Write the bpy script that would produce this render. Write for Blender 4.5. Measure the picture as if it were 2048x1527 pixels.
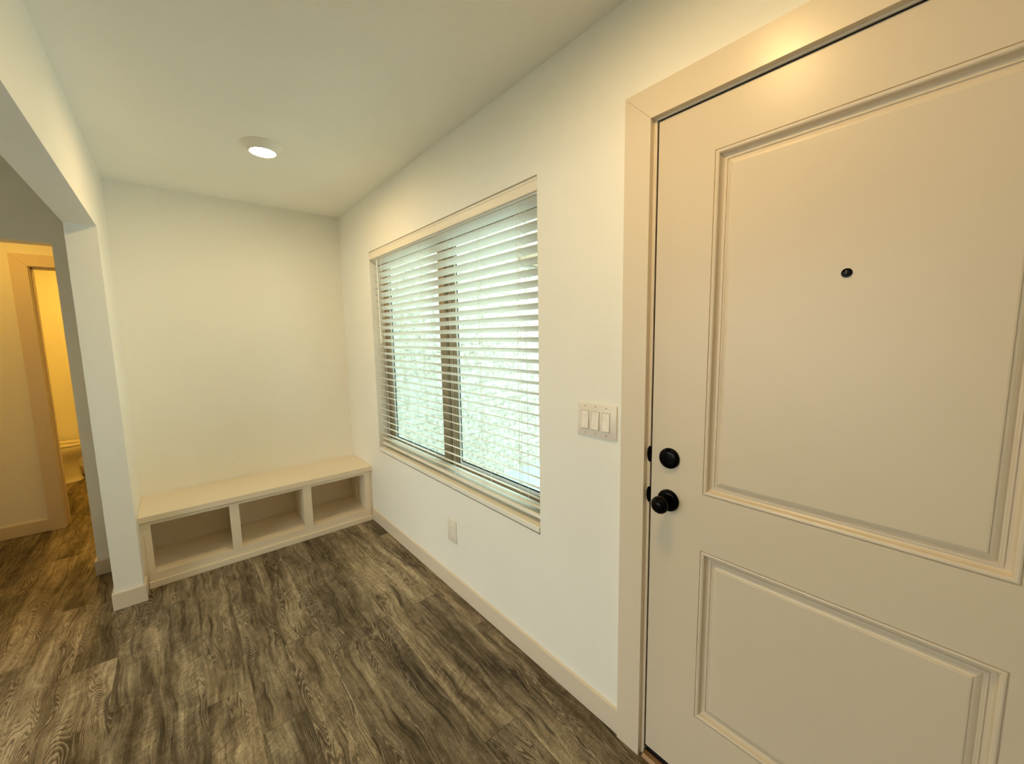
import bpy, bmesh, math
from mathutils import Vector, Matrix

SC = bpy.context.scene
for _o in list(bpy.data.objects):
    bpy.data.objects.remove(_o)
COL = SC.collection

# ------------------------------------------------------------------ camera
cam_d = bpy.data.cameras.new('camera')
cam_d.sensor_fit = 'HORIZONTAL'
cam_d.sensor_width = 36.0
cam_d.lens = 36.0 * 794.34 / 2048.0
cam_d.clip_start = 0.02
cam = bpy.data.objects.new('camera', cam_d)
COL.objects.link(cam)
R_ = Vector((0.76201047, -0.64732391, -0.01765776))
U_ = Vector((0.08684108, 0.07512908, 0.99338525))
F_ = Vector((0.64171541, 0.75850338, -0.11346346))
cam.matrix_world = Matrix(((R_.x, U_.x, -F_.x, -1.1116), (R_.y, U_.y, -F_.y, 0.0),
                           (R_.z, U_.z, -F_.z, 1.4355), (0, 0, 0, 1)))
SC.camera = cam

# ------------------------------------------------------------------ world, exposure
SKY = 2.3            # radiance of the bright overcast sky
LAMP = 222.0         # radiance of the ceiling lamp lenses in the entry
LAMP_HALL = 125.0
LAMP_BATH = 350.0
world = bpy.data.worlds.new('sky')
SC.world = world
world.use_nodes = True
wn = world.node_tree.nodes
_tc = wn.new('ShaderNodeTexCoord'); _sx = wn.new('ShaderNodeSeparateXYZ'); _rp = wn.new('ShaderNodeValToRGB')
_wl = world.node_tree.links
_wl.new(_tc.outputs['Generated'], _sx.inputs[0]); _wl.new(_sx.outputs['X'], _rp.inputs['Fac'])
_mp = wn.new('ShaderNodeMapRange'); _mp.inputs['From Min'].default_value = -0.8; _mp.inputs['From Max'].default_value = 0.1
_wl.new(_sx.outputs['X'], _mp.inputs['Value']); _wl.new(_mp.outputs['Result'], _rp.inputs['Fac'])
_rp.color_ramp.elements[0].color = (2.3, 2.18, 2.02, 1)     # hazy bright side of the sky
_rp.color_ramp.elements[1].color = (0.99, 1.27, 1.20, 1)     # blue green side over the porch
_wl.new(_rp.outputs['Color'], wn['Background'].inputs['Color'])
wn['Background'].inputs['Strength'].default_value = SKY
SC.view_settings.view_transform = 'Standard'
SC.view_settings.look = 'None'
SC.view_settings.gamma = 1.0
SC.view_settings.use_curve_mapping = False
SC.view_settings.exposure = 0.30
SC.cycles.use_denoising = True
SC.cycles.max_bounces = 14
SC.cycles.diffuse_bounces = 8
SC.cycles.glossy_bounces = 4
SC.cycles.transparent_max_bounces = 24
SC.cycles.sample_clamp_indirect = 6.0
SC.cycles.caustics_reflective = False
SC.cycles.caustics_refractive = False

# ------------------------------------------------------------------ dimensions
H = 2.42            # ceiling
W = 1.355           # entry alcove width (wall_right at x=0, wall_left at x=-W)
D = 3.473           # back wall
T = 0.115           # partition thickness
WY0, WY1, WZ0, WZ1 = 1.146, 2.862, 0.602, 2.048   # window opening
JY, JZ = 2.936, 2.0257                            # end of the left opening / header height
BBH, BBT = 0.093, 0.012                           # baseboards

# ------------------------------------------------------------------ materials
def node_mat(name):
    m = bpy.data.materials.new(name); m.use_nodes = True
    nt = m.node_tree
    return m, nt, nt.nodes, nt.links, nt.nodes['Principled BSDF']

def paint(name, col, rough=0.55, bump=0.0, scale=140.0, spec=0.4, vary=0.02, detail=3.0, dist=0.002):
    m, nt, N, L, b = node_mat(name)
    b.inputs['Roughness'].default_value = rough
    b.inputs['Specular IOR Level'].default_value = spec
    tc = N.new('ShaderNodeTexCoord')
    n1 = N.new('ShaderNodeTexNoise'); n1.inputs['Scale'].default_value = 3.0; n1.inputs['Detail'].default_value = 4
    L.new(tc.outputs['Object'], n1.inputs['Vector'])
    r = N.new('ShaderNodeValToRGB')
    r.color_ramp.elements[0].position = 0.3; r.color_ramp.elements[1].position = 0.7
    r.color_ramp.elements[0].color = (*[c * (1 - vary) for c in col], 1)
    r.color_ramp.elements[1].color = (*[min(1, c * (1 + vary)) for c in col], 1)
    L.new(n1.outputs['Fac'], r.inputs['Fac']); L.new(r.outputs['Color'], b.inputs['Base Color'])
    if bump:
        n2 = N.new('ShaderNodeTexNoise'); n2.inputs['Scale'].default_value = scale; n2.inputs['Detail'].default_value = detail
        L.new(tc.outputs['Object'], n2.inputs['Vector'])
        bp = N.new('ShaderNodeBump'); bp.inputs['Strength'].default_value = bump; bp.inputs['Distance'].default_value = dist
        L.new(n2.outputs['Fac'], bp.inputs['Height']); L.new(bp.outputs['Normal'], b.inputs['Normal'])
    return m

def plain(name, col, rough=0.5, metal=0.0, spec=0.5, coat=0.0):
    m, nt, N, L, b = node_mat(name)
    tc = N.new('ShaderNodeTexCoord'); n = N.new('ShaderNodeTexNoise'); n.inputs['Scale'].default_value = 60
    L.new(tc.outputs['Object'], n.inputs['Vector'])
    mr = N.new('ShaderNodeMapRange'); mr.inputs['To Min'].default_value = max(0.02, rough - 0.03); mr.inputs['To Max'].default_value = rough + 0.03
    L.new(n.outputs['Fac'], mr.inputs['Value']); L.new(mr.outputs['Result'], b.inputs['Roughness'])
    b.inputs['Base Color'].default_value = (*col, 1)
    b.inputs['Metallic'].default_value = metal
    b.inputs['Specular IOR Level'].default_value = spec
    b.inputs['Coat Weight'].default_value = coat
    return m

def lamp_mat(name, col, strength):
    m = bpy.data.materials.new(name); m.use_nodes = True
    nt = m.node_tree; nt.nodes.clear()
    e = nt.nodes.new('ShaderNodeEmission'); o = nt.nodes.new('ShaderNodeOutputMaterial')
    e.inputs['Color'].default_value = (*col, 1); e.inputs['Strength'].default_value = strength
    nt.links.new(e.outputs[0], o.inputs['Surface'])
    return m

def floor_mat():
    m, nt, N, L, b = node_mat('vinyl_plank')
    def math_(op, a, bb=None, clamp=False):
        n = N.new('ShaderNodeMath'); n.operation = op; n.use_clamp = clamp
        for i, v in enumerate((a, bb)):
            if v is None: continue
            if isinstance(v, (int, float)): n.inputs[i].default_value = v
            else: L.new(v, n.inputs[i])
        return n.outputs[0]
    def ramp(v, stops, interp='LINEAR'):
        r = N.new('ShaderNodeValToRGB'); cr = r.color_ramp; cr.interpolation = interp
        while len(cr.elements) < len(stops): cr.elements.new(0.5)
        for e, (p, c) in zip(cr.elements, stops):
            e.position = p; e.color = (*c, 1) if not isinstance(c, (int, float)) else (c, c, c, 1)
        L.new(v, r.inputs['Fac']); return r.outputs['Color']
    def mix(kind, fac, a, bb):
        n = N.new('ShaderNodeMix'); n.data_type = 'RGBA'; n.blend_type = kind
        if isinstance(fac, (int, float)): n.inputs['Factor'].default_value = fac
        else: L.new(fac, n.inputs['Factor'])
        for s, v in (('A', a), ('B', bb)):
            sock = [i for i in n.inputs if i.name == s and i.type == 'RGBA'][0]
            if isinstance(v, tuple): sock.default_value = (*v, 1)
            else: L.new(v, sock)
        return [o for o in n.outputs if o.type == 'RGBA'][0]
    def comb(x, y, z):
        n = N.new('ShaderNodeCombineXYZ')
        for i, v in enumerate((x, y, z)):
            if isinstance(v, (int, float)): n.inputs[i].default_value = v
            else: L.new(v, n.inputs[i])
        return n.outputs[0]
    def noise(vec, scale, detail=4, rough=0.55, dist=0.0):
        n = N.new('ShaderNodeTexNoise'); n.inputs['Scale'].default_value = scale
        n.inputs['Detail'].default_value = detail; n.inputs['Roughness'].default_value = rough
        n.inputs['Distortion'].default_value = dist
        L.new(vec, n.inputs['Vector']); return n.outputs['Fac']
    tc = N.new('ShaderNodeTexCoord'); sx = N.new('ShaderNodeSeparateXYZ'); L.new(tc.outputs['Object'], sx.inputs[0])
    X, Y = sx.outputs['X'], sx.outputs['Y']
    PW, PL = 0.149, 1.22
    u = math_('DIVIDE', math_('ADD', X, 10.0 + 0.073), PW)
    ix = math_('FLOOR', u); fx = math_('FRACT', u)
    wn1 = N.new('ShaderNodeTexWhiteNoise'); wn1.noise_dimensions = '1D'; L.new(ix, wn1.inputs['W'])
    v = math_('DIVIDE', math_('ADD', math_('ADD', Y, 20.0), math_('MULTIPLY', wn1.outputs['Value'], PL)), PL)
    iy = math_('FLOOR', v); fy = math_('FRACT', v)
    wn2 = N.new('ShaderNodeTexWhiteNoise'); wn2.noise_dimensions = '2D'; L.new(comb(ix, iy, 0), wn2.inputs['Vector'])
    rnd = wn2.outputs['Value']
    rz = math_('MULTIPLY', rnd, 37.0)
    # wobble so that the grain wanders
    wob = noise(comb(math_('MULTIPLY', X, 2.0), math_('MULTIPLY', Y, 1.6), rz), 1.6, 2)
    Xw = math_('ADD', X, math_('MULTIPLY', math_('SUBTRACT', wob, 0.5), 0.10))
    # broad tone
    tone = noise(comb(math_('MULTIPLY', Xw, 11.0), math_('MULTIPLY', Y, 1.5), rz), 1.0, 6, 0.62)
    streak = noise(comb(math_('MULTIPLY', Xw, 75.0), math_('MULTIPLY', Y, 2.2), rz), 1.0, 5, 0.65)
    mott = noise(comb(math_('MULTIPLY', X, 26.0), math_('MULTIPLY', Y, 11.0), rz), 1.0, 6, 0.7, 0.6)
    streak2 = noise(comb(math_('MULTIPLY', Xw, 190.0), math_('MULTIPLY', Y, 5.0), rz), 1.0, 4, 0.7)
    t = math_('ADD', math_('ADD', math_('MULTIPLY', tone, 0.44), math_('MULTIPLY', streak, 0.24)), math_('ADD', math_('MULTIPLY', mott, 0.20), math_('MULTIPLY', streak2, 0.12)))
    t = math_('ADD', t, math_('MULTIPLY', math_('SUBTRACT', rnd, 0.5), 0.035))
    base = ramp(t, [(0.395, (0.040, 0.029, 0.018)), (0.460, (0.114, 0.089, 0.056)), (0.525, (0.235, 0.194, 0.131)), (0.605, (0.435, 0.374, 0.265))])
    # cathedral grain: contour lines of a stretched height field
    field = noise(comb(math_('MULTIPLY', Xw, 9.5), math_('MULTIPLY', Y, 0.95), math_('ADD', rz, 5.0)), 1.0, 2, 0.45)
    fine = noise(comb(math_('MULTIPLY', X, 60.0), math_('MULTIPLY', Y, 14.0), rz), 1.0, 3)
    ph = math_('ADD', math_('MULTIPLY', field, 58.0), math_('MULTIPLY', fine, 0.9))
    saw = math_('FRACT', ph)
    mask = noise(comb(math_('MULTIPLY', Xw, 10.0), math_('MULTIPLY', Y, 1.2), math_('ADD', rz, 11.0)), 1.0, 4, 0.6)
    maskr = ramp(mask, [(0.49, 0.0), (0.60, 1.0)])
    dark = ramp(saw, [(0.0, 0.0), (0.10, 1.0), (0.26, 1.0), (0.40, 0.0)])
    light = ramp(saw, [(0.46, 0.0), (0.56, 1.0), (0.66, 1.0), (0.80, 0.0)])
    c = mix('MIX', math_('MULTIPLY', math_('MULTIPLY', dark, maskr), 0.68), base, (0.040, 0.028, 0.019))
    c = mix('MIX', math_('MULTIPLY', math_('MULTIPLY', light, maskr), 0.50), c, (0.47, 0.40, 0.305))
    # dark checks along the grain
    chk = noise(comb(math_('MULTIPLY', Xw, 40.0), math_('MULTIPLY', Y, 2.6), math_('ADD', rz, 3.0)), 1.0, 3, 0.5, 0.5)
    chkr = ramp(chk, [(0.63, 0.0), (0.69, 1.0)])
    c = mix('MIX', math_('MULTIPLY', chkr, 0.8), c, (0.028, 0.020, 0.014))
    # cross saw marks in patches and fine flecks
    saww = noise(comb(math_('MULTIPLY', math_('ADD', X, math_('MULTIPLY', Y, 0.5)), 20.0), math_('MULTIPLY', math_('SUBTRACT', Y, math_('MULTIPLY', X, 0.6)), 70.0), rz), 1.0, 4, 0.6)
    smask = ramp(noise(comb(math_('MULTIPLY', X, 7.0), math_('MULTIPLY', Y, 2.0), math_('ADD', rz, 21.0)), 1.0, 2), [(0.42, 0.0), (0.62, 0.5)])
    c = mix('OVERLAY', smask, c, ramp(saww, [(0.35, 0.22), (0.65, 0.78)]))
    flk = noise(comb(math_('MULTIPLY', X, 360.0), math_('MULTIPLY', Y, 150.0), rz), 1.0, 3, 0.7)
    c = mix('OVERLAY', 0.55, c, ramp(flk, [(0.32, 0.2), (0.68, 0.8)]))
    # per plank tint
    tint = ramp(rnd, [(0.0, (0.88, 0.88, 0.88)), (1.0, (1.12, 1.08, 1.04))])
    c = mix('MULTIPLY', 1.0, c, tint)
    # seams
    ex = math_('MINIMUM', fx, math_('SUBTRACT', 1.0, fx)); ey = math_('MINIMUM', fy, math_('SUBTRACT', 1.0, fy))
    sxm = math_('LESS_THAN', ex, 0.0055); sym = math_('LESS_THAN', ey, 0.0011)
    c = mix('MIX', math_('MULTIPLY', sxm, 0.35), c, (0.05, 0.038, 0.027))
    c = mix('MIX', math_('MULTIPLY', sym, 0.65), c, (0.05, 0.038, 0.027))
    L.new(c, b.inputs['Base Color'])
    b.inputs['Roughness'].default_value = 0.5
    b.inputs['Specular IOR Level'].default_value = 0.25
    bp = N.new('ShaderNodeBump'); bp.inputs['Strength'].default_value = 0.25; bp.inputs['Distance'].default_value = 0.0015
    L.new(saww, bp.inputs['Height']); L.new(bp.outputs['Normal'], b.inputs['Normal'])
    return m

def brick_mat():
    m, nt, N, L, b = node_mat('limewashed_brick')
    tc = N.new('ShaderNodeTexCoord'); mp = N.new('ShaderNodeMapping')
    mp.inputs['Rotation'].default_value = (math.pi / 2, 0, 0)
    L.new(tc.outputs['Object'], mp.inputs['Vector'])
    br = N.new('ShaderNodeTexBrick')
    br.inputs['Scale'].default_value = 1.0
    br.inputs['Brick Width'].default_value = 0.205; br.inputs['Row Height'].default_value = 0.068
    br.inputs['Mortar Size'].default_value = 0.006; br.inputs['Mortar Smooth'].default_value = 0.4
    br.inputs['Bias'].default_value = 0.0
    br.inputs['Color1'].default_value = (0.42, 0.39, 0.31, 1); br.inputs['Color2'].default_value = (0.30, 0.27, 0.21, 1)
    br.inputs['Mortar'].default_value = (0.32, 0.29, 0.23, 1)
    L.new(mp.outputs[0], br.inputs['Vector'])
    n = N.new('ShaderNodeTexNoise'); n.inputs['Scale'].default_value = 30; n.inputs['Detail'].default_value = 6; n.inputs['Roughness'].default_value = 0.7
    L.new(tc.outputs['Object'], n.inputs['Vector'])
    r = N.new('ShaderNodeValToRGB'); r.color_ramp.elements[0].position = 0.36; r.color_ramp.elements[1].position = 0.58
    L.new(n.outputs['Fac'], r.inputs['Fac'])
    mx = N.new('ShaderNodeMix'); mx.data_type = 'RGBA'
    L.new(r.outputs['Color'], mx.inputs['Factor'])
    A = [i for i in mx.inputs if i.name == 'A' and i.type == 'RGBA'][0]; B = [i for i in mx.inputs if i.name == 'B' and i.type == 'RGBA'][0]
    L.new(br.outputs['Color'], A); B.default_value = (0.62, 0.61, 0.55, 1)
    L.new([o for o in mx.outputs if o.type == 'RGBA'][0], b.inputs['Base Color'])
    b.inputs['Roughness'].default_value = 0.85
    bp = N.new('ShaderNodeBump'); bp.inputs['Strength'].default_value = 0.8; bp.inputs['Distance'].default_value = 0.008; bp.invert = True
    L.new(br.outputs['Fac'], bp.inputs['Height'])
    bp2 = N.new('ShaderNodeBump'); bp2.inputs['Strength'].default_value = 0.5; bp2.inputs['Distance'].default_value = 0.006
    L.new(n.outputs['Fac'], bp2.inputs['Height']); L.new(bp.outputs['Normal'], bp2.inputs['Normal'])
    L.new(bp2.outputs['Normal'], b.inputs['Normal'])
    return m

def glass_mat():
    m = bpy.data.materials.new('window_glass'); m.use_nodes = True
    nt = m.node_tree; nt.nodes.clear(); N, L = nt.nodes, nt.links
    tr = N.new('ShaderNodeBsdfTransparent'); tr.inputs['Color'].default_value = (0.94, 0.985, 0.97, 1)
    gl = N.new('ShaderNodeBsdfGlossy'); gl.inputs['Roughness'].default_value = 0.02
    lw = N.new('ShaderNodeLayerWeight'); lw.inputs['Blend'].default_value = 0.5
    pw = N.new('ShaderNodeMath'); pw.operation = 'POWER'; pw.inputs[1].default_value = 5.0
    L.new(lw.outputs['Facing'], pw.inputs[0])
    fr = N.new('ShaderNodeMapRange'); fr.inputs['To Min'].default_value = 0.03; fr.inputs['To Max'].default_value = 0.8
    L.new(pw.outputs[0], fr.inputs['Value'])
    mx = N.new('ShaderNodeMixShader'); o = N.new('ShaderNodeOutputMaterial')
    L.new(fr.outputs[0], mx.inputs['Fac']); L.new(tr.outputs[0], mx.inputs[1]); L.new(gl.outputs[0], mx.inputs[2])
    L.new(mx.outputs[0], o.inputs['Surface'])
    return m

M = {}
M['wall'] = paint('wall_paint', (0.88, 0.88, 0.84), 0.62, 0.32, 165.0, 0.3, 0.012, dist=0.0016)
M['ceiling'] = paint('ceiling_paint', (0.93, 0.94, 0.915), 0.8, 0.30, 120.0, 0.2, 0.012)
M['trim'] = paint('trim_paint', (0.74, 0.655, 0.535), 0.30, 0.05, 90.0, 0.38, 0.012)
M['door'] = paint('door_paint', (0.69, 0.605, 0.485), 0.33, 0.06, 70.0, 0.36, 0.012)
M['floor'] = floor_mat()
M['blind'] = paint('blind_white', (0.86, 0.85, 0.79), 0.42, 0.0, spec=0.4, vary=0.006)
M['valance'] = paint('valance_white', (0.84, 0.785, 0.68), 0.42, 0.0, spec=0.4, vary=0.006)
M['cord'] = plain('blind_cord', (0.85, 0.84, 0.78), 0.8)
M['frame'] = paint('bronze_frame', (0.27, 0.20, 0.118), 0.45, 0.0, spec=0.4, vary=0.05)
M['bead'] = plain('glazing_bead', (0.72, 0.77, 0.78), 0.35)
M['gasket'] = plain('black_rubber', (0.007, 0.007, 0.008), 0.7, 0.0, 0.2)
M['glass'] = glass_mat()
M['black'] = plain('matte_black_metal', (0.003, 0.003, 0.003), 0.12, 0.0, 0.08)
M['lens'] = plain('peephole_lens', (0.004, 0.005, 0.006), 0.04, 0.0, 0.5, 0.0)
M['plastic'] = plain('white_plastic', (0.80, 0.755, 0.69), 0.35)
M['rocker'] = plain('rocker_plastic', (0.89, 0.85, 0.79), 0.28)
M['slot'] = plain('dark_slot', (0.05, 0.045, 0.04), 0.7)
M['screw'] = plain('painted_screw', (0.50, 0.44, 0.37), 0.4, 0.3)
M['bench'] = paint('bench_paint', (0.83, 0.745, 0.605), 0.42, 0.05, 90.0, 0.4, 0.012)
M['ringw'] = plain('lamp_trim_white', (0.90, 0.88, 0.84), 0.45)
M['lamp'] = lamp_mat('lamp_lens', (1.0, 0.66, 0.27), LAMP)
M['lamp_hall'] = lamp_mat('lamp_lens_hall', (1.0, 0.52, 0.07), LAMP_HALL)
M['lamp_bath'] = lamp_mat('lamp_lens_bath', (1.0, 0.50, 0.06), LAMP_BATH)
M['brick'] = brick_mat()
M['concrete'] = paint('porch_concrete', (0.46, 0.50, 0.52), 0.85, 0.3, 60.0, 0.3, 0.06)
M['timber'] = paint('porch_timber', (0.34, 0.27, 0.18), 0.7, 0.1, 40.0, 0.3, 0.06)
M['porcelain'] = plain('porcelain', (0.86, 0.82, 0.74), 0.14, 0.0, 0.5, 0.3)
M['threshold'] = plain('bronze_threshold', (0.22, 0.12, 0.06), 0.3, 0.8)
M['stucco'] = paint('exterior_stucco', (0.72, 0.68, 0.60), 0.9, 0.4, 80.0, 0.2, 0.04)

# ------------------------------------------------------------------ mesh helpers
def new_bm(): return bmesh.new()

def box(bm, x0, x1, y0, y1, z0, z1, bev=0.0, seg=2, mat=None):
    vs = [bm.verts.new((x, y, z)) for z in (z0, z1) for y in (y0, y1) for x in (x0, x1)]
    fs = [(0, 2, 3, 1), (4, 5, 7, 6), (0, 1, 5, 4), (2, 6, 7, 3), (0, 4, 6, 2), (1, 3, 7, 5)]
    faces = [bm.faces.new([vs[i] for i in f]) for f in fs]
    if mat is not None:
        bmesh.ops.transform(bm, matrix=mat, verts=vs)
    if bev:
        es = list({e for f in faces for e in f.edges})
        bmesh.ops.bevel(bm, geom=es, offset=bev, segments=seg, profile=0.5, affect='EDGES')
    return vs

def prism(bm, pts, axis, a, b):
    """extrude a 2D outline along an axis (0 x, 1 y, 2 z)"""
    def P(p, t):
        return {0: (t, p[0], p[1]), 1: (p[0], t, p[1]), 2: (p[0], p[1], t)}[axis]
    va = [bm.verts.new(P(p, a)) for p in pts]; vb = [bm.verts.new(P(p, b)) for p in pts]
    bm.faces.new(va[::-1]); bm.faces.new(vb)
    n = len(pts)
    for i in range(n):
        bm.faces.new((va[i], va[(i + 1) % n], vb[(i + 1) % n], vb[i]))

def lathe(bm, prof, origin, axis, n=48):
    """prof: (radius, height along axis)"""
    ax = Vector(axis).normalized()
    u = ax.orthogonal().normalized(); w = ax.cross(u)
    o = Vector(origin); rings = []
    for r, h in prof:
        if r < 1e-6:
            rings.append([bm.verts.new(o + ax * h)])
        else:
            rings.append([bm.verts.new(o + ax * h + (u * math.cos(2 * math.pi * k / n) + w * math.sin(2 * math.pi * k / n)) * r) for k in range(n)])
    for a, b in zip(rings, rings[1:]):
        for k in range(n):
            k2 = (k + 1) % n
            if len(a) == 1 and len(b) == 1: continue
            if len(a) == 1: bm.faces.new((a[0], b[k2], b[k]))
            elif len(b) == 1: bm.faces.new((a[k], a[k2], b[0]))
            else: bm.faces.new((a[k], a[k2], b[k2], b[k]))
    if len(rings[0]) > 1: bm.faces.new(rings[0][::-1])
    if len(rings[-1]) > 1: bm.faces.new(rings[-1])

def tube(bm, a, b, r, n=8):
    a, b = Vector(a), Vector(b)
    lathe(bm, [(r, 0), (r, (b - a).length)], a, b - a, n)

def loft(bm, sections, cap=True):
    """sections: list of closed loops (lists of points) with equal counts"""
    rings = [[bm.verts.new(p) for p in s] for s in sections]
    n = len(rings[0])
    for a, b in zip(rings, rings[1:]):
        for k in range(n):
            bm.faces.new((a[k], a[(k + 1) % n], b[(k + 1) % n], b[k]))
    if cap:
        bm.faces.new(rings[0][::-1]); bm.faces.new(rings[-1])

def link(name, bm, mat, parent=None, smooth=False, kind=None, label=None):
    bmesh.ops.recalc_face_normals(bm, faces=bm.faces[:])
    me = bpy.data.meshes.new(name); bm.to_mesh(me); bm.free()
    me.materials.append(mat)
    if smooth:
        me.polygons.foreach_set('use_smooth', [True] * len(me.polygons))
        try: me.set_sharp_from_angle(angle=math.radians(35))
        except Exception: pass
    o = bpy.data.objects.new(name, me); COL.objects.link(o)
    if parent is not None:
        o.parent = parent
        o.matrix_parent_inverse = parent.matrix_world.inverted()
    if kind: o['kind'] = kind
    if label: o['label'] = label
    return o

def root(name, loc, label=None, cat=None, group=None, kind=None):
    o = bpy.data.objects.new(name, None); o.empty_display_size = 0.05
    o.location = loc; COL.objects.link(o)
    o.matrix_world = Matrix.Translation(loc)
    if label: o['label'] = label
    if cat: o['category'] = cat
    if group: o['group'] = group
    if kind: o['kind'] = kind
    return o

def structure(name, boxes, mat, label=None, cat=None):
    bm = new_bm()
    for b in boxes: box(bm, *b)
    o = link(name, bm, mat, kind='structure')
    if label: o['label'] = label
    if cat: o['category'] = cat
    return o

# ------------------------------------------------------------------ the setting
YB = -1.50      # entry wall behind the camera
XL = -4.60      # far side of the living room behind the opening
YL = -2.60      # living room wall behind the camera
VY = 4.600      # wall with the bathroom door
BY = 6.390      # bathroom back wall
BX0, BX1 = -2.66, -1.02

floor = structure('floor', [(XL - 0.15, 0.14, YB - T, BY + 0.12, -0.12, 0.0), (XL - 0.15, -W, YL - 0.15, YB - T, -0.12, 0.0)], M['floor'], 'grey brown wood-look plank floor', 'floor')
structure('ceiling', [(XL - 0.15, 0.14, YB - T, BY + 0.12, H, H + 0.12), (XL - 0.15, -W, YL - 0.15, YB - T, H, H + 0.12)], M['ceiling'], 'plain cream painted ceiling', 'ceiling')

DOY1, DOZ1, DOY0 = 0.672, 2.062, -0.290          # rough opening of the entry door
structure('wall_right', [
    (0, 0.14, WY1, D + T, 0, H),
    (0, 0.14, DOY1, WY0, 0, H),
    (0, 0.14, WY0, WY1, 0, WZ0), (0, 0.14, WY0, WY1, WZ1, H),
    (0, 0.14, DOY0, DOY1, DOZ1, H),
    (0, 0.14, YB - T, DOY0, 0, H)], M['wall'], 'cream wall with the window and the front door', 'wall')
OPX = -1.590                                      # right edge of the hallway opening in the back wall
structure('wall_back', [(OPX, 0, D, D + T, 0, H), (-2.50, OPX, D, D + T, 2.010, H), (XL, -2.50, D, D + T, 0, H)],
          M['wall'], 'cream back wall behind the bench', 'wall')
structure('wall_left', [(-W - T, -W, JY, D, 0, H), (-W - T, -W, YB, JY, JZ, H), (-W - T, -W, YL, YB, 0, H)],
          M['wall'], 'cream left wall with a wide plain opening to the hall', 'wall')
structure('wall_front', [(XL, -W - T, YL - 0.15, YL, 0, H), (-W, 0, YB - T, YB, 0, H)], M['wall'])
structure('wall_far_left', [(XL - 0.15, XL, YL - 0.15, 0.30, 0, H), (XL - 0.15, XL, 3.00, D + T, 0, H), (XL - 0.15, XL, 0.30, 3.00, 2.15, H), (XL - 0.15, XL, 0.30, 3.00, 0, 0.04)], M['wall'])
structure('wall_daylight_block', [(-2.47, -2.35, 2.60, D, 0, H), (-2.47, -2.35, YL, 0.20, 0, H), (-2.47, -2.35, 0.20, 2.60, 2.10, H)], M['wall'])  # unseen wall added, opening shaped to keep glazing daylight off the hall wall
# small hall beyond the back wall and the bathroom
BDX0, BDX1, BDZ = -1.876, -1.112, 2.010           # bathroom door opening
structure('wall_bathroom', [(-2.78, BDX0 - 0.014, VY, VY + T, 0, H), (BDX1 + 0.014, BX1 + T, VY, VY + T, 0, H),
                            (BDX0 - 0.014, BDX1 + 0.014, VY, VY + T, BDZ + 0.014, H)], M['wall'], 'wall of the small hall with the bathroom door', 'wall')
structure('wall_hall_sides', [(-2.78, -2.66, D + T, BY, 0, H), (BX1, BX1 + T, D + T, BY, 0, H)], M['wall'])
structure('wall_bathroom_back', [(-2.78, BX1 + T, BY, BY + T, 0, H)], M['wall'])

# baseboards
def baseboard(name, segs):
    bm = new_bm()
    for s in segs: box(bm, *s, 0, BBH, 0.0015, 1) if len(s) == 4 else None
    return link(name, bm, M['trim'], kind='structure')
BEN_Y = 3.058                                     # bench face frame
baseboard('baseboard_right', [(-BBT, 0, 0.7435, BEN_Y - 0.008)])
baseboard('baseboard_left', [(-W - T - BBT, -W + BBT, JY - BBT, JY), (-W, -W + BBT, JY, BEN_Y - 0.008), (-W - T - BBT, -W - T, JY, D - BBT)])
baseboard('baseboard_back', [(OPX - BBT, -W - T, D - BBT, D), (OPX - BBT, OPX, D, D + T), (XL, -2.5, D - BBT, D)])
baseboard('baseboard_hall', [(-2.66, BDX0 - 0.0885, VY - BBT, VY), (-2.66, -2.66 + BBT, D + T, VY - BBT)])
baseboard('baseboard_bathroom', [(BX0, BX1, BY - BBT, BY)])
baseboard('baseboard_front', [(-W - T - BBT, -W + BBT, YB, YB + BBT), (-W + BBT, 0, YB, YB + BBT)])

# ------------------------------------------------------------------ casing helper (mitred flat boards)
def casing_y(bm, xf, xb, y0, y1, zt, w, rev=False):
    """casing round a door in a wall at constant x; opening y0..y1, top zt, board width w"""
    g = 0.0004
    for pts in ([(y1, 0), (y1 + w, 0), (y1 + w, zt + w - g), (y1, zt - g)],
                [(y0 - w, 0), (y0, 0), (y0, zt - g), (y0 - w, zt + w - g)],
                [(y0, zt + g), (y1, zt + g), (y1 + w, zt + w + g), (y0 - w, zt + w + g)]):
        prism(bm, pts, 0, xf, xb)

def casing_x(bm, yf, yb, x0, x1, zt, w):
    g = 0.0004
    for pts in ([(x1, 0), (x1 + w, 0), (x1 + w, zt + w - g), (x1, zt - g)],
                [(x0 - w, 0), (x0, 0), (x0, zt - g), (x0 - w, zt + w - g)],
                [(x0, zt + g), (x1, zt + g), (x1 + w, zt + w + g), (x0 - w, zt + w + g)]):
        prism(bm, pts, 1, yf, yb)

# ------------------------------------------------------------------ entry door (door_1)
d1 = root('door_1', (0.0, 0.2, 0.0), 'large beige two-panel front door with black knob', 'door', kind='structure')
CY1, CZ1, CY0 = 0.659, 2.0465, -0.276
bm = new_bm(); casing_y(bm, -0.018, 0.0, CY0, CY1, CZ1, 0.0855)
link('casing', bm, M['trim'], d1)
JYI, JZI, JYO = 0.6485, 2.0415, -0.2655          # inner faces of the jamb
bm = new_bm()
box(bm, 0.0, 0.14, JYI, DOY1, 0, DOZ1, 0.001, 1)
box(bm, 0.0, 0.14, DOY0, JYO, 0, DOZ1, 0.001, 1)
box(bm, 0.0, 0.14, JYO, JYI, JZI, DOZ1, 0.001, 1)
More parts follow.
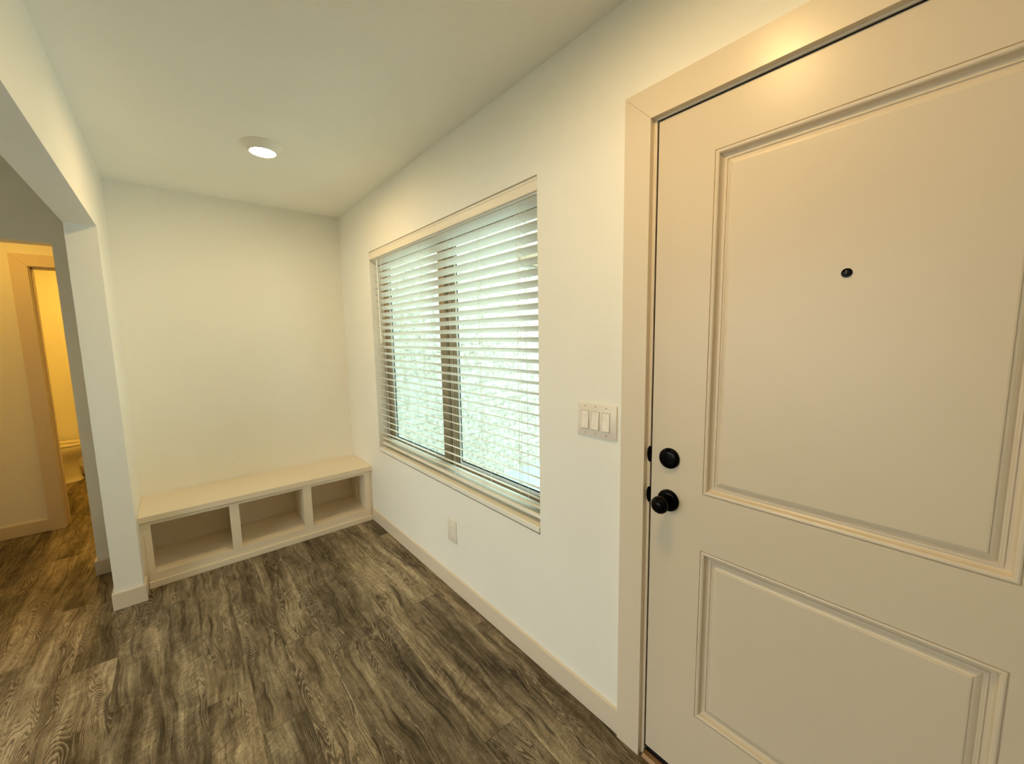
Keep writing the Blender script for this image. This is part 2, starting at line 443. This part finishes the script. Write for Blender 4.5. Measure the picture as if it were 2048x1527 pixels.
# stops behind the door
box(bm, 0.052, 0.085, JYI - 0.012, JYI, 0.03, JZI); box(bm, 0.052, 0.085, JYO, JYO + 0.012, 0.03, JZI)
box(bm, 0.052, 0.085, JYO, JYI, JZI - 0.012, JZI)
link('jamb', bm, M['trim'], d1)
bm = new_bm()
box(bm, 0.0055, 0.0515, JYI - 0.0034, JYI - 0.0002, 0.03, JZI); box(bm, 0.0055, 0.0515, JYO, JYI - 0.0034, JZI - 0.0034, JZI - 0.0002)
link('gap_shade_seal', bm, M['gasket'], d1)  # black seal filling the door gap, the gap's shade put into its colour
bm = new_bm()
prism(bm, [(-0.012, 0.0005), (-0.004, 0.010), (0.006, 0.017), (0.10, 0.020), (0.14, 0.008), (0.14, 0.0005)], 1, JYO, JYI)
link('threshold', bm, M['threshold'], d1)

DX, DTH = 0.004, 0.044
K = 1.1156 / 1.1316 * 0 + (1.1156 / 1.1316)
def dy(y): return y * K
def dz(z): return 1.4355 + (z - 1.4355) * K
EY1, EY0, EZ0, EZ1 = 0.6445, -0.2625, 0.040, 2.0372
UP = (dy(-0.0805), dy(0.4922), dz(0.9697), dz(1.914))
LO = (dy(-0.0805), dy(0.4922), dz(0.2562), dz(0.7991))
PROF = [(0.0, 0.0), (0.0010, 0.0032), (0.0018, 0.0032), (0.0028, -0.0006), (0.0055, -0.0014), (0.0090, -0.0008), (0.0116, 0.0014),
        (0.0124, 0.0055), (0.0146, 0.0110), (0.0182, 0.0146), (0.0208, 0.0155), (0.0222, 0.0155), (0.0228, 0.0122), (0.0266, 0.0122), (0.0272, 0.0152),
        (0.0296, 0.0152), (0.0330, 0.0122), (0.0375, 0.0096), (0.0420, 0.0084), (0.0425, 0.0060), (0.0450, 0.0054)]
def door_leaf():
    bm = new_bm()
    def q(y0, y1, z0, z1, x=DX):
        bm.faces.new([bm.verts.new((x, *p)) for p in ((y0, z0), (y1, z0), (y1, z1), (y0, z1))])
    q(EY0, UP[0], EZ0, EZ1); q(UP[1], EY1, EZ0, EZ1)
    q(UP[0], UP[1], UP[3], EZ1); q(UP[0], UP[1], LO[3], UP[2]); q(LO[0], LO[1], EZ0, LO[2])
    for (y0, y1, z0, z1) in (UP, LO):
        prev = None
        for s, d in PROF:
            ring = [bm.verts.new((DX + d, *p)) for p in ((y0 + s, z0 + s), (y1 - s, z0 + s), (y1 - s, z1 - s), (y0 + s, z1 - s))]
            if prev:
                for k in range(4): bm.faces.new((prev[k], prev[(k + 1) % 4], ring[(k + 1) % 4], ring[k]))
            prev = ring
        bm.faces.new(prev)
    # back and edges
    x1 = DX + DTH
    q(EY0, EY1, EZ0, EZ1, x1)
    for a, b in (((EY0, EZ0), (EY1, EZ0)), ((EY1, EZ0), (EY1, EZ1)), ((EY1, EZ1), (EY0, EZ1)), ((EY0, EZ1), (EY0, EZ0))):
        bm.faces.new([bm.verts.new(p) for p in ((DX, *a), (DX, *b), (x1, *b), (x1, *a))])
    bmesh.ops.remove_doubles(bm, verts=bm.verts[:], dist=1e-5)
    return bm
link('door_leaf', door_leaf(), M['door'], d1, label='beige leaf with two recessed moulded panels')
bm = new_bm(); box(bm, DX + 0.003, DX + 0.040, EY0 + 0.003, EY1 - 0.001, 0.0215, EZ0 - 0.0003, 0.002, 1)
link('door_sweep', bm, M['gasket'], d1)

DKY, DKZ, DBY, DBZ = dy(0.594), dz(0.9222), dy(0.594), dz(1.0564)
def rosette(r, h):
    return [(r, 0.0), (r, h * 0.30), (r * 0.985, h * 0.48), (r * 0.93, h * 0.70), (r * 0.80, h * 0.88), (r * 0.55, h * 0.97), (0.0, h)]
bm = new_bm(); lathe(bm, rosette(0.0315, 0.014), (DX, DBY, DBZ), (-1, 0, 0), 56)
link('deadbolt', bm, M['black'], d1, True, label='round black domed deadbolt above the knob')
bm = new_bm(); lathe(bm, rosette(0.0335, 0.013), (DX, DKY, DKZ), (-1, 0, 0), 56)
kn = link('knob_rosette', bm, M['black'], d1, True, label='round black rosette behind the knob')
bm = new_bm()
lathe(bm, [(0.012, 0.0), (0.0115, 0.018), (0.0135, 0.024), (0.0195, 0.029), (0.0245, 0.036), (0.0262, 0.043), (0.0252, 0.050),
           (0.0215, 0.056), (0.0150, 0.0605), (0.0075, 0.0625), (0.0, 0.063)], (DX - 0.008, DKY, DKZ), (-1, 0, 0), 56)
link('knob', bm, M['black'], d1, True, label='glossy black round door knob')
bm = new_bm(); PY, PZ = dy(0.203), dz(1.561)
lathe(bm, [(0.0098, 0.0), (0.0098, 0.0018), (0.0088, 0.0030), (0.0066, 0.0032), (0.0062, 0.0022)], (DX + 0.006 , PY, PZ), (-1, 0, 0), 40)
ph = link('peephole', bm, M['black'], d1, True, label='small black peephole in the upper panel')
bm = new_bm(); lathe(bm, [(0.0060, 0.0), (0.0058, 0.0010), (0.0040, 0.0022), (0.0, 0.0030)], (DX + 0.0042, PY, PZ), (-1, 0, 0), 32)
link('peephole_lens', bm, M['lens'], ph, True)
for zc in (1.0625, 0.931):
    bm = new_bm()
    pts = [(JYI - 0.0005, zc - 0.026)] + [(JYI + 0.0092 * math.cos(a), zc + 0.026 * math.sin(a)) for a in [math.radians(-90 + 180 * k / 20) for k in range(21)]]
    prism(bm, pts[1:], 0, -0.0016, 0.0004)
    box(bm, 0.0, 0.030, JYI - 0.0016, JYI + 0.0003, zc - 0.024, zc + 0.024)
    link('strike_plate', bm, M['black'], d1)

# ------------------------------------------------------------------ bathroom doorway (door_2)
d2 = root('door_2', (-1.494, VY, 0.0), 'narrow doorway with beige casing leading to the bathroom', 'doorway', kind='structure')
bm = new_bm(); casing_x(bm, VY - 0.018, VY, BDX0 - 0.004, BDX1 + 0.004, BDZ + 0.004, 0.0855)
link('casing', bm, M['trim'], d2)
bm = new_bm()
box(bm, BDX0 - 0.014, BDX0, VY, VY + T, 0, BDZ); box(bm, BDX1, BDX1 + 0.014, VY, VY + T, 0, BDZ); box(bm, BDX0 - 0.014, BDX1 + 0.014, VY, VY + T, BDZ, BDZ + 0.014)
box(bm, BDX0, BDX0 + 0.011, VY + 0.035, VY + 0.07, 0, BDZ); box(bm, BDX1 - 0.011, BDX1, VY + 0.035, VY + 0.07, 0, BDZ); box(bm, BDX0, BDX1, VY + 0.035, VY + 0.07, BDZ - 0.011, BDZ)
link('jamb', bm, M['trim'], d2)

# ------------------------------------------------------------------ window (window_1)
w1 = root('window_1', (0.10, 2.004, WZ0), 'wide two-pane slider window with bronze frame behind white blinds', 'window', kind='structure')
def ring(bm, x0, x1, y0, y1, z0, z1, w, wl=None, wr=None, wb=None, wt=None):
    wl = wl or w; wr = wr or w; wb = wb or w; wt = wt or w
    box(bm, x0, x1, y0, y0 + wr, z0, z1, 0.0015, 1); box(bm, x0, x1, y1 - wl, y1, z0, z1, 0.0015, 1)
    box(bm, x0, x1, y0 + wr, y1 - wl, z0, z0 + wb, 0.0015, 1); box(bm, x0, x1, y0 + wr, y1 - wl, z1 - wt, z1, 0.0015, 1)
FX0, FX1 = 0.074, 0.134
SILT = 0.634
bm = new_bm(); ring(bm, FX0, FX1, WY0 + 0.001, WY1 - 0.001, WZ0 + 0.001, WZ1 - 0.001, 0.030, wb=0.052, wl=0.036, wr=0.036)
link('window_frame', bm, M['frame'], w1)
def sash(y0, y1, x0, x1, SWD=0.060):
    z0, z1 = WZ0 + 0.053, WZ1 - 0.031
    bm = new_bm(); ring(bm, x0, x1, y0, y1, z0, z1, 0.040, wl=SWD, wr=SWD)
    s = link('sash', bm, M['frame'], w1)
    bm = new_bm(); ring(bm, x1 - 0.010, x1 - 0.003, y0 + SWD, y1 - SWD, z0 + 0.040, z1 - 0.040, 0.018)
    link('glazing_bead', bm, M['bead'], s)
    bm = new_bm(); ring(bm, x1 - 0.009, x1 - 0.004, y0 + SWD + 0.0182, y1 - SWD - 0.0182, z0 + 0.0582, z1 - 0.0582, 0.006)
    link('gasket', bm, M['gasket'], s)
    bm = new_bm(); box(bm, x1 - 0.008, x1 - 0.005, y0 + SWD + 0.0245, y1 - SWD - 0.0245, z0 + 0.0645, z1 - 0.0645)
    link('pane', bm, M['glass'], s)
sash(1.988, WY1 - 0.038, 0.078, 0.104)     # sliding sash, room side
sash(WY0 + 0.038, 2.004, 0.1045, 0.131)    # fixed sash, outside
bm = new_bm(); box(bm, -0.005, FX0 - 0.001, WY0 + 0.002, WY1 - 0.016, WZ0 + 0.007, SILT, 0.003, 2)
link('window_sill', bm, M['blind'], w1, label='white sill board lit by the sky')

# ------------------------------------------------------------------ blind
bl = root('window_blind', (0.043, 2.004, WZ1), 'white wide-slat horizontal blind filling the window, slats tilted half open', 'blind')
BY0, BY1 = WY0 + 0.006, WY1 - 0.016
VT = WZ1 - 0.004
bm = new_bm()
vp = [(0.010, 1.9915), (0.0035, 1.9915), (0.001, 1.9935), (0.001, 1.998), (0.0035, 2.0015), (0.0035, 2.030), (0.001, 2.034), (0.0005, VT - 0.002), (0.004, VT), (0.012, VT)]
bm2 = bm
def prism_y(bm, pts, a, b): prism(bm, pts, 1, a, b)
prism_y(bm, vp, WY0 + 0.0035, WY1 - 0.003)
link('valance', bm, M['valance'], bl, label='flat white valance board across the top')
bm = new_bm(); box(bm, 0.0125, 0.068, BY0, BY1, 1.9845, VT - 0.001, 0.002, 1)
link('head_rail', bm, M['blind'], bl)
bm = new_bm()
SW, ST = 0.0490, 0.0030
xin = 0.0185
def slat(zi, drop):
    """zi: height of the room-side edge; drop: how far the outer edge hangs lower; gently crowned"""
    hx = math.sqrt(SW * SW - drop * drop)
    top, bot = [], []
    for k in range(7):
        t = k / 6.0
        cr = 0.0018 * (1 - (2 * t - 1) ** 2)
        x, z = xin + hx * t, zi - drop * t
        nx, nz = drop / SW, hx / SW
        th = ST / 2 * (0.55 if k in (0, 6) else 1.0)
        top.append((x + nx * (cr + th), z + nz * (cr + th))); bot.append((x + nx * (cr - th), z + nz * (cr - th)))
    prism_y(bm, top + bot[::-1], BY0 + 0.002, BY1 - 0.002)
zs = []
z = 1.9797
while z > 0.735:
    zs.append(z); slat(z, 0.0195); z -= 0.0457
for k, zz in enumerate((0.704,)):
    zs.append(zz); slat(zz, 0.004)
link('slats', bm, M['blind'], bl, True, label='white slats, room edge tilted up')
bm = new_bm(); box(bm, 0.0185, 0.0675, BY0 + 0.002, BY1 - 0.002, 0.657, 0.674, 0.004, 2)
link('bottom_rail', bm, M['blind'], bl, True)
for yc in (1.290, 1.570, 1.840, 2.140, 2.430, 2.705):
    bm = new_bm()
    tube(bm, (xin - 0.0022, yc, 0.664), (xin - 0.0022, yc, 1.991), 0.0008, 6)
    tube(bm, (xin + SW * 0.93 + 0.003, yc, 0.664), (xin + SW * 0.93 + 0.003, yc, 1.991), 0.0008, 6)
    tube(bm, (xin - 0.0022, yc - 0.016, 0.672), (xin - 0.0022, yc - 0.016, 1.991), 0.0006, 6)
    for zi in zs[:-1]:
        tube(bm, (xin - 0.0022, yc, zi - 0.0028), (xin + SW * 0.93 + 0.003, yc, zi - 0.0225), 0.0006, 5)
    lathe(bm, [(0.0, 0.0), (0.003, 0.001), (0.003, 0.003), (0.0, 0.004)], (xin + 0.012, yc, 0.6535), (0, 0, 1), 10)
    link('ladder_cord', bm, M['cord'], bl)
bm = new_bm()
tube(bm, (0.010, 2.752, 1.46), (0.010, 2.752, 1.978), 0.0038, 6)
lathe(bm, [(0.0038, 0), (0.0052, 0.006), (0.0052, 0.05), (0.003, 0.056)], (0.010, 2.752, 1.405), (0, 0, 1), 12)
link('tilt_wand', bm, M['blind'], bl, True, label='hexagonal white tilt wand at the left')

# ------------------------------------------------------------------ storage bench
be = root('storage_bench', (-W / 2, D - 0.2, 0), 'beige built-in bench with three open cubbies along the back wall', 'bench')
bm = new_bm(); box(bm, -W + 0.0005, -0.0005, 3.045, D - 0.0005, 0.4055, 0.441, 0.002, 2)
link('bench_top', bm, M['bench'], be)
FY0, FY1 = 3.060, 3.079
OPN = [(-1.306, -0.928), (-0.877, -0.497), (-0.443, -0.060)]
ZB, ZT = 0.087, 0.383
bm = new_bm()
xs = [-1.336] + [v for o in OPN for v in o] + [-0.020]
for a, b in ((xs[0], xs[1]), (xs[2], xs[3]), (xs[4], xs[5]), (xs[6], xs[7])): box(bm, a, b, FY0, FY1, 0.0, 0.4025)
for a, b in OPN:
    box(bm, a, b, FY0, FY1, ZT, 0.4025); box(bm, a, b, FY0, FY1, 0.0, ZB)
bmesh.ops.remove_doubles(bm, verts=bm.verts[:], dist=1e-5)
link('face_frame', bm, M['bench'], be)
for xa, xb in ((-W + 0.0006, -1.3362), (-0.0198, -0.0006)):
    bm = new_bm(); box(bm, xa, xb, FY0 + 0.005, FY1, 0.0, 0.4025)
    link('scribe_strip', bm, M['bench'], be)
bm = new_bm(); box(bm, -1.340, -0.0125, 3.050, FY0 - 0.0002, 0.0, 0.040, 0.002, 1)
link('toe_strip', bm, M['bench'], be)
bm = new_bm(); box(bm, -1.34, -0.016, FY1, 3.448, 0.068, 0.0855)
link('shelf_deck', bm, M['bench'], be)
bm = new_bm(); box(bm, -1.34, -0.016, 3.4485, D - 0.001, 0.0, 0.4045)
link('back_panel', bm, M['bench'], be)
for xc in (-0.9025, -0.470):
    bm = new_bm(); box(bm, xc - 0.009, xc + 0.009, FY1, 3.448, 0.086, 0.4045)
    link('divider', bm, M['bench'], be)
for xa, xb in ((-1.34, -1.322), (-0.034, -0.016)):
    bm = new_bm(); box(bm, xa, xb, FY1, 3.448, 0.086, 0.4045)
    link('end_panel', bm, M['bench'], be)
bm = new_bm(); box(bm, -0.050, -0.0345, FY1 + 0.03, FY1 + 0.11, 0.086, 0.4045, 0.003, 1); box(bm, -0.048, -0.0345, 3.30, 3.36, 0.086, 0.4045, 0.003, 1)
link('cleat', bm, M['bench'], be)

# ------------------------------------------------------------------ light switch and outlet on wall_right
sw = root('light_switch', (0, 0.854, 1.138), 'white three-rocker switch plate between the window and the front door', 'light switch')
def plate(bm, y0, y1, z0, z1, th=0.006):
    box(bm, -th, -0.0002, y0, y1, z0, z1, 0.0022, 2)
bm = new_bm(); plate(bm, 0.7705, 0.9375, 1.0785, 1.197)
pl = link('plate', bm, M['plastic'], sw, True)
for yc in (0.9025, 0.8575, 0.8125):
    bm = new_bm(); box(bm, -0.0068, -0.0055, yc - 0.0170, yc + 0.0170, 1.1025, 1.1705)
    link('rocker_recess', bm, M['screw'], pl)
    bm = new_bm()
    prism(bm, [(-0.0062, 1.1040), (-0.0105, 1.1055), (-0.0086, 1.136), (-0.0072, 1.1685), (-0.0062, 1.1690)], 1, yc - 0.0150, yc + 0.0150)
    link('rocker', bm, M['rocker'], sw)
    for zc in (1.1855, 1.0900):
        bm = new_bm(); lathe(bm, [(0.0030, 0), (0.0028, 0.0008), (0.0, 0.0010)], (-0.006, yc, zc), (-1, 0, 0), 14)
        link('screw', bm, M['screw'], sw, True)
ou = root('wall_outlet', (0, 1.856, 0.353), 'white power outlet low on the wall under the window', 'outlet')
bm = new_bm(); plate(bm, 1.8125, 1.8995, 0.2885, 0.418)
link('plate', bm, M['plastic'], ou, True)
for zc in (0.3735, 0.3330):
    bm = new_bm()
    pts = []
    for k in range(28):
        a = 2 * math.pi * k / 28
        pts.append((1.856 + 0.0175 * math.cos(a), zc + max(-0.0140, min(0.0140, 0.0178 * math.sin(a)))))
    prism(bm, pts, 0, -0.0078, -0.0056)
    rc = link('receptacle', bm, M['rocker'], ou)
    bm = new_bm()
    box(bm, -0.0081, -0.0077, 1.8615, 1.8640, zc - 0.0015, zc + 0.0085); box(bm, -0.0081, -0.0077, 1.8490, 1.8510, zc - 0.0005, zc + 0.0080)
    lathe(bm, [(0.0024, 0), (0.0024, 0.0004)], (-0.0077, 1.856, zc - 0.0075), (-1, 0, 0), 12)
    link('slot', bm, M['slot'], rc)
bm = new_bm(); lathe(bm, [(0.0028, 0), (0.0026, 0.0008), (0.0, 0.0010)], (-0.006, 1.856, 0.3533), (-1, 0, 0), 14)
link('screw', bm, M['screw'], ou, True)

# ------------------------------------------------------------------ recessed ceiling lights
def downlight(x, y, label, lens, r=0.0915, group=None):
    t = root('recessed_light', (x, y, H), label, 'ceiling light', group)
    bm = new_bm()
    k = r / 0.0915
    lathe(bm, [(0.0915 * k, 0.0003), (0.0915 * k, 0.0030), (0.0895 * k, 0.0050), (0.0800 * k, 0.0110), (0.0690 * k, 0.0230), (0.0625 * k, 0.0330), (0.0600 * k, 0.0350), (0.0580 * k, 0.0350), (0.0570 * k, 0.0325), (0.0, 0.0315)], (x, y, H), (0, 0, -1), 64)
    link('trim_ring', bm, M['ringw'], t, True)
    bm = new_bm()
    lathe(bm, [(0.0568 * k, 0.0327), (0.0540 * k, 0.0345), (0.036 * k, 0.0358), (0.0, 0.0365)], (x, y, H), (0, 0, -1), 64)
    link('lens', bm, lens, t, True, label='glowing warm lens')
    return t
downlight(-0.681, 2.437, 'round recessed light glowing warm in the ceiling above the bench', M['lamp'])
downlight(-0.650, 0.512, 'round recessed light in the ceiling in front of the front door', M['lamp'])
downlight(-1.95, 4.05, 'round recessed light in the small hall ceiling before the bathroom', M['lamp_hall'])
downlight(-1.80, 5.62, 'round recessed light in the bathroom ceiling', M['lamp_bath'])

# ------------------------------------------------------------------ unseen glazing added beyond the opening for fill daylight
w2 = root('fill_window', (XL - 0.08, 1.65, 0.04), 'unseen tall glazing added to bring fill daylight into the entry', 'window', kind='structure')
bm = new_bm(); ring(bm, XL - 0.12, XL - 0.05, 0.301, 2.999, 0.041, 2.149, 0.05)
box(bm, XL - 0.12, XL - 0.05, 1.625, 1.675, 0.091, 2.099)
link('window_frame', bm, M['frame'], w2)
for ya, yb in ((0.352, 1.624), (1.676, 2.948)):
    bm = new_bm(); box(bm, XL - 0.088, XL - 0.082, ya, yb, 0.092, 2.098)
    link('pane', bm, M['glass'], w2)

# ------------------------------------------------------------------ toilet
to = root('toilet', (-2.25, 6.14, 0), 'white toilet seen through the bathroom doorway', 'toilet')
def egg(cx, cy, a_front, a_back, b, z, n=40, pw=2.0):
    out = []
    for k in range(n):
        t = 2 * math.pi * k / n
        c, s = math.cos(t), math.sin(t)
        ax = a_front if c > 0 else a_back
        out.append((cx + ax * math.copysign(abs(c) ** (2 / pw), c), cy + b * math.copysign(abs(s) ** (2 / pw), s), z))
    return out
TY = 6.14
bm = new_bm()
loft(bm, [egg(-2.22, TY, 0.250, 0.26, 0.128, 0.0, pw=3.2), egg(-2.22, TY, 0.254, 0.26, 0.130, 0.012, pw=3.2), egg(-2.22, TY, 0.244, 0.25, 0.122, 0.03, pw=3.2),
          egg(-2.22, TY, 0.232, 0.25, 0.114, 0.12, pw=3.0), egg(-2.22, TY, 0.228, 0.25, 0.116, 0.20, pw=2.8), egg(-2.20, TY, 0.236, 0.24, 0.134, 0.245, pw=2.4),
          egg(-2.18, TY, 0.258, 0.24, 0.162, 0.285), egg(-2.16, TY, 0.275, 0.25, 0.180, 0.325), egg(-2.16, TY, 0.280, 0.25, 0.186, 0.365), egg(-2.16, TY, 0.276, 0.25, 0.182, 0.385),
          egg(-2.16, TY, 0.215, 0.17, 0.125, 0.385), egg(-2.16, TY, 0.19, 0.15, 0.105, 0.33), egg(-2.17, TY, 0.10, 0.09, 0.06, 0.27)])
link('bowl', bm, M['porcelain'], to, True)
bm = new_bm()
loft(bm, [egg(-2.16, TY, 0.205, 0.16, 0.118, 0.390), egg(-2.16, TY, 0.272, 0.22, 0.180, 0.390), egg(-2.16, TY, 0.280, 0.225, 0.186, 0.398), egg(-2.16, TY, 0.274, 0.22, 0.181, 0.408),
          egg(-2.16, TY, 0.240, 0.19, 0.150, 0.412), egg(-2.16, TY, 0.210, 0.165, 0.122, 0.406), egg(-2.16, TY, 0.205, 0.16, 0.118, 0.390)], cap=False)
link('seat', bm, M['porcelain'], to, True)
bm = new_bm(); mt = Matrix.Translation((-2.405, TY, 0.415)) @ Matrix.Rotation(math.radians(-82), 4, 'Y')
lo = [egg(0.20, 0, 0.225, 0.20, 0.183, z) for z in (-0.006, 0.006)]
loft(bm, [[mt @ Vector(p) for p in s] for s in lo])
link('lid', bm, M['porcelain'], to, True)
bm = new_bm(); box(bm, -2.645, -2.455, TY - 0.215, TY + 0.215, 0.385, 0.735, 0.02, 3)
link('tank', bm, M['porcelain'], to, True)
bm = new_bm(); box(bm, -2.652, -2.445, TY - 0.225, TY + 0.225, 0.735, 0.768, 0.008, 2)
link('tank_lid', bm, M['porcelain'], to, True)

# ------------------------------------------------------------------ outside the window
structure('ground', [(0.14, 9.0, -6.0, 3.45, -0.22, -0.12), (-W, 0.14, -6.0, YB - T, -0.22, -0.12), (-12.0, XL - 0.15, -6.0, 9.0, -0.22, -0.12)], M['concrete'])
structure('wall_porch', [(0.16, 6.5, 3.45, 3.62, -0.22, 3.4)], M['brick'], 'pale limewashed brick wall outside the window', 'wall')
structure('trim_porch', [(1.93, 6.5, 3.405, 3.4498, 2.24, 2.42)], M['timber'])
